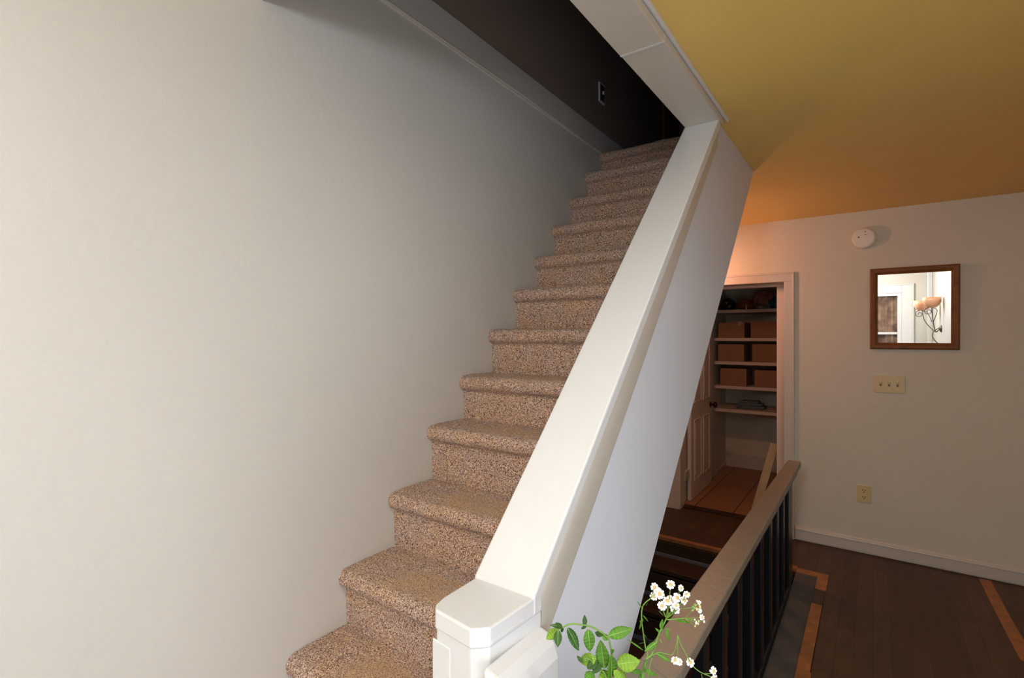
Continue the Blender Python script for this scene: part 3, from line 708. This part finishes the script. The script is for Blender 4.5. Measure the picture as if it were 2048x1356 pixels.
# white flower stems
def blossom(c, face, r, parent, npet=9, half=False):
    c = Vector(c); f = Vector(face).normalized(); a = f.cross(Vector((.1, .2, 1))).normalized(); b = f.cross(a)
    h = obj('blossom', lathe_dir(c, f, r * .42), M['disc'], parent, smooth=True)
    bm = bmesh.new()
    for k in range(npet):
        t = 2 * PI * k / npet + random.uniform(-.12, .12); rr = r * random.uniform(.9, 1.08)
        u = a * math.cos(t) + b * math.sin(t); w_ = f.cross(u); pw = r * .27; dr_ = f * random.uniform(-.25, .05) * r
        pts = [(.30, .35), (.55, .9), (.80, 1.0), (.95, .75), (1.0, .25)]
        L1 = [bm.verts.new(c + u * rr * q + w_ * pw * s_ + dr_ * q) for q, s_ in pts]
        L0 = [bm.verts.new(c + u * rr * q + dr_ * q + f * .0005) for q, s_ in pts]
        L2 = [bm.verts.new(c + u * rr * q - w_ * pw * s_ + dr_ * q) for q, s_ in pts]
        for A, B in ((L1, L0), (L0, L2)):
            for i in range(4): bm.faces.new((A[i], A[i + 1], B[i + 1], B[i]))
    p = obj('petals', bm, M['petal'], h, smooth=False)
    md = p.modifiers.new('solid', 'SOLIDIFY'); md.thickness = .0004
    return h
def lathe_dir(c, f, r):
    bm = bmesh.new(); bmesh.ops.create_icosphere(bm, subdivisions=3, radius=1)
    q = Vector((0, 0, 1)).rotation_difference(f)
    for v in bm.verts:
        v.co = c + q @ Vector((v.co.x * r, v.co.y * r, v.co.z * r * .62 + (noise.noise(v.co * 6) * r * .08)))
    return bm
DF = .80; px = DF / FPX / 5.12
fl = thing('white_flower_stem', 'upright stem topped with a spray of small white yellow-centred flowers', 'flower', foot)
hub = z4(1295, 545, DF)
stem([foot, mouth + Vector((.008, .0, 0)), z4(1060, 1060, DF), z4(1150, 910, DF), z4(1200, 760, DF), z4(1225, 690, DF), z4(1270, 600, DF), hub], .0018, fl, r2=.0011)
FL = [((1225, 295), 45), ((1340, 200), 42), ((1445, 237), 30), ((1500, 300), 33), ((1405, 335), 43), ((1475, 362), 38), ((1305, 368), 46), ((1250, 418), 42), ((1385, 440), 50), ((1335, 352), 40), ((1395, 415), 34)]
for (p, r) in FL:
    dd = DF + random.uniform(-.015, .015); e = z4(p[0], p[1], dd)
    f = -view * .8 + Vector((random.uniform(-.4, .4), random.uniform(-.2, .2), random.uniform(.25, .9)))
    stem([hub, hub * .5 + e * .5 + Vector((0, 0, -.004)), e - f.normalized() * .002], .0007, fl, 'pedicel')
    blossom(e, f, r * px * 1.08, fl, 8)
for (a, b, w_) in (((1190, 905), (1342, 992), 46), ((1160, 890), (1065, 890), 0), ((1195, 790), (1070, 885), 50), ((1290, 640), (1322, 792), 36), ((1235, 650), (1255, 555), 40), ((1370, 560), (1545, 592), 26), ((1240, 700), (1180, 645), 22),
                   ((1225, 690), (1255, 640), 22), ((1040, 1090), (940, 1100), 50), ((1080, 1080), (1150, 1110), 50), ((1110, 1100), (1205, 1135), 36), ((1225, 760), (1250, 800), 14), ((1215, 470), (1265, 520), 8), ((1270, 650), (1350, 660), 8), ((1060, 1120), (1010, 1160), 44), ((1075, 1090), (1060, 1050), 30)):
    if w_: leaf(z4(a[0], a[1], DF), z4(b[0], b[1], DF + random.uniform(-.01, .01)), w_ * px, toc + Vector((random.uniform(-.3, .3), 0, 0)), M['leaf'] if w_ > 20 else M['stem'], fl, serr=.0, fold=.3, name='narrow_leaf', vein=w_ > 40)
# right-hand umbel of buds on the same stem
h2 = z4(1480, 545, DF)
stem([z4(1300, 560, DF), z4(1400, 552, DF), h2], .0011, fl, 'side_stem')
stem([z4(1310, 500, DF), z4(1430, 450, DF), z4(1560, 438, DF)], .0008, fl, 'side_stem')
for (p, r) in (((1610, 372), 15), ((1590, 410), 16), ((1640, 380), 14), ((1635, 422), 22), ((1575, 440), 16), ((1605, 450), 17), ((1635, 468), 26), ((1560, 462), 12), ((1600, 592), 18), ((1588, 625), 14), ((1625, 575), 13), ((1585, 560), 11), ((1620, 602), 14), ((1680, 580), 14)):
    e = z4(p[0], p[1], DF + random.uniform(-.01, .01))
    src = h2 if p[1] > 480 else z4(1540, 440, DF)
    stem([src, (src + e) / 2, e], .0005, fl, 'pedicel')
    o = obj('bud', lathe_dir(e, (e - src).normalized(), r * px), M['bud'] if p[1] % 4 else M['petal'], fl, smooth=True)
for p, r in (((1632, 385), 22), ((1660, 538), 30)):
    e = z4(p[0], p[1], DF - .01); stem([h2, (h2 + e) / 2, e], .0005, fl, 'pedicel'); blossom(e, -view + Vector((.5, 0, .3)), r * px, fl, 7)
# second stem, left, with three blossoms
f2 = thing('thin_flower_stem', 'thin bending stem with three white flowers, left of the main flower spray', 'flower', foot)
DG = .83; pg = DG / FPX / 5.12
h3 = z4(1130, 345, DG)
stem([foot, mouth + Vector((.0, .006, 0)), z4(1095, 960, DG), z4(1080, 850, DG), z4(1055, 680, DG), z4(1040, 560, DG), z4(1047, 440, DG), z4(1080, 385, DG), h3], .0013, f2, r2=.0009)
for (p, r) in (((1175, 228), 42), ((1168, 322), 42), ((1215, 262), 30)):
    e = z4(p[0], p[1], DG); stem([h3, (h3 + e) / 2, e], .0006, f2, 'pedicel'); blossom(e, -view + Vector((random.uniform(-.4, .2), 0, .5)), r * pg, f2, 8)
for (a, b, w_) in (((1050, 512), (1112, 582), 14), ((1044, 442), (998, 372), 12), ((1040, 575), (1015, 665), 16), ((1040, 580), (1050, 545), 26), ((1045, 600), (1025, 570), 24), ((1065, 705), (1095, 752), 8), ((1060, 875), (890, 755), 14), ((1085, 420), (1100, 390), 8), ((1075, 790), (1010, 808), 6)):
    leaf(z4(a[0], a[1], DG), z4(b[0], b[1], DG), w_ * pg, toc, M['leaf'] if w_ > 10 else M['leaf_dark'], f2, serr=0, fold=.3, name='narrow_leaf', vein=False)
# third stem, drooping to the right
f3 = thing('drooping_flower_stem', 'drooping stem with white flowers hanging down to the right over the rail', 'flower', foot)
DH = .76; ph = DH / FPX / 5.12
h4 = z4(1408, 720, DH)
stem([foot, mouth + Vector((.014, -.008, 0)), z4(1120, 1060, DH), z4(1190, 905, DH), z4(1300, 912, DH), z4(1360, 910, DH), z4(1400, 800, DH), h4], .0009, f3, r2=.0006)
stem([h4, z4(1408, 850, DH), z4(1410, 950, DH)], .0009, f3, 'side_stem')
stem([h4, z4(1450, 830, DH), z4(1520, 960, DH), z4(1560, 1030, DH), z4(1640, 1095, DH), z4(1740, 1140, DH), z4(1790, 1175, DH)], .0009, f3, 'side_stem')
stem([z4(1680, 1115, DH), z4(1750, 1112, DH)], .0006, f3, 'pedicel')
for (p, r, f) in (((1385, 975), 42, (-.3, 0, .75)), ((1425, 990), 38, (.3, 0, .6)), ((1540, 998), 44, (.1, 0, .8)), ((1778, 1085), 40, (.2, 0, .2)), ((1785, 1150), 36, (.1, 0, -.4))):
    e = z4(p[0], p[1], DH); blossom(e, -view * .6 + Vector(f), r * ph, f3, 8)
stem([z4(1655, 1120, DH), z4(1665, 1190, DH)], .0005, f3, 'pedicel')

# hall pendant, hidden by the knee wall; shade added to block upward light
hp = thing('hall_pendant', 'small pendant in the side hall left of the closet, opaque shade added to block upward light', 'ceiling lamp', (-1.20, 3.84, CZ))
bm = lathe(bmesh.new(), [(.03, 2.20), (.10, 2.10), (.103, 2.10), (.033, 2.205)], (-1.20, 3.84, 0), seg=28, close=False)
lathe(bm, [(.03, 2.200), (.03, 2.206)], (-1.20, 3.84, 0), seg=28)
obj('blocking_shade', bm, M['brass'], hp)
obj('cord', tube(bmesh.new(), [(-1.20, 3.84, 2.20), (-1.20, 3.84, CZ)], .004), M['black'], hp)

dl = thing('added_downlight', 'unseen square ceiling frame added above and right of the viewer for a fill light', 'ceiling lamp', (.30, .22, CZ))  # frame added around the unseen fill that brightens newel and cap
obj('trim_ring', boxes((.15, .17, .07, .37, 2.375, CZ), (.43, .45, .07, .37, 2.375, CZ), (.17, .43, .07, .09, 2.375, CZ), (.17, .43, .35, .37, 2.375, CZ)), M['plastic'], dl, bevel=.003)
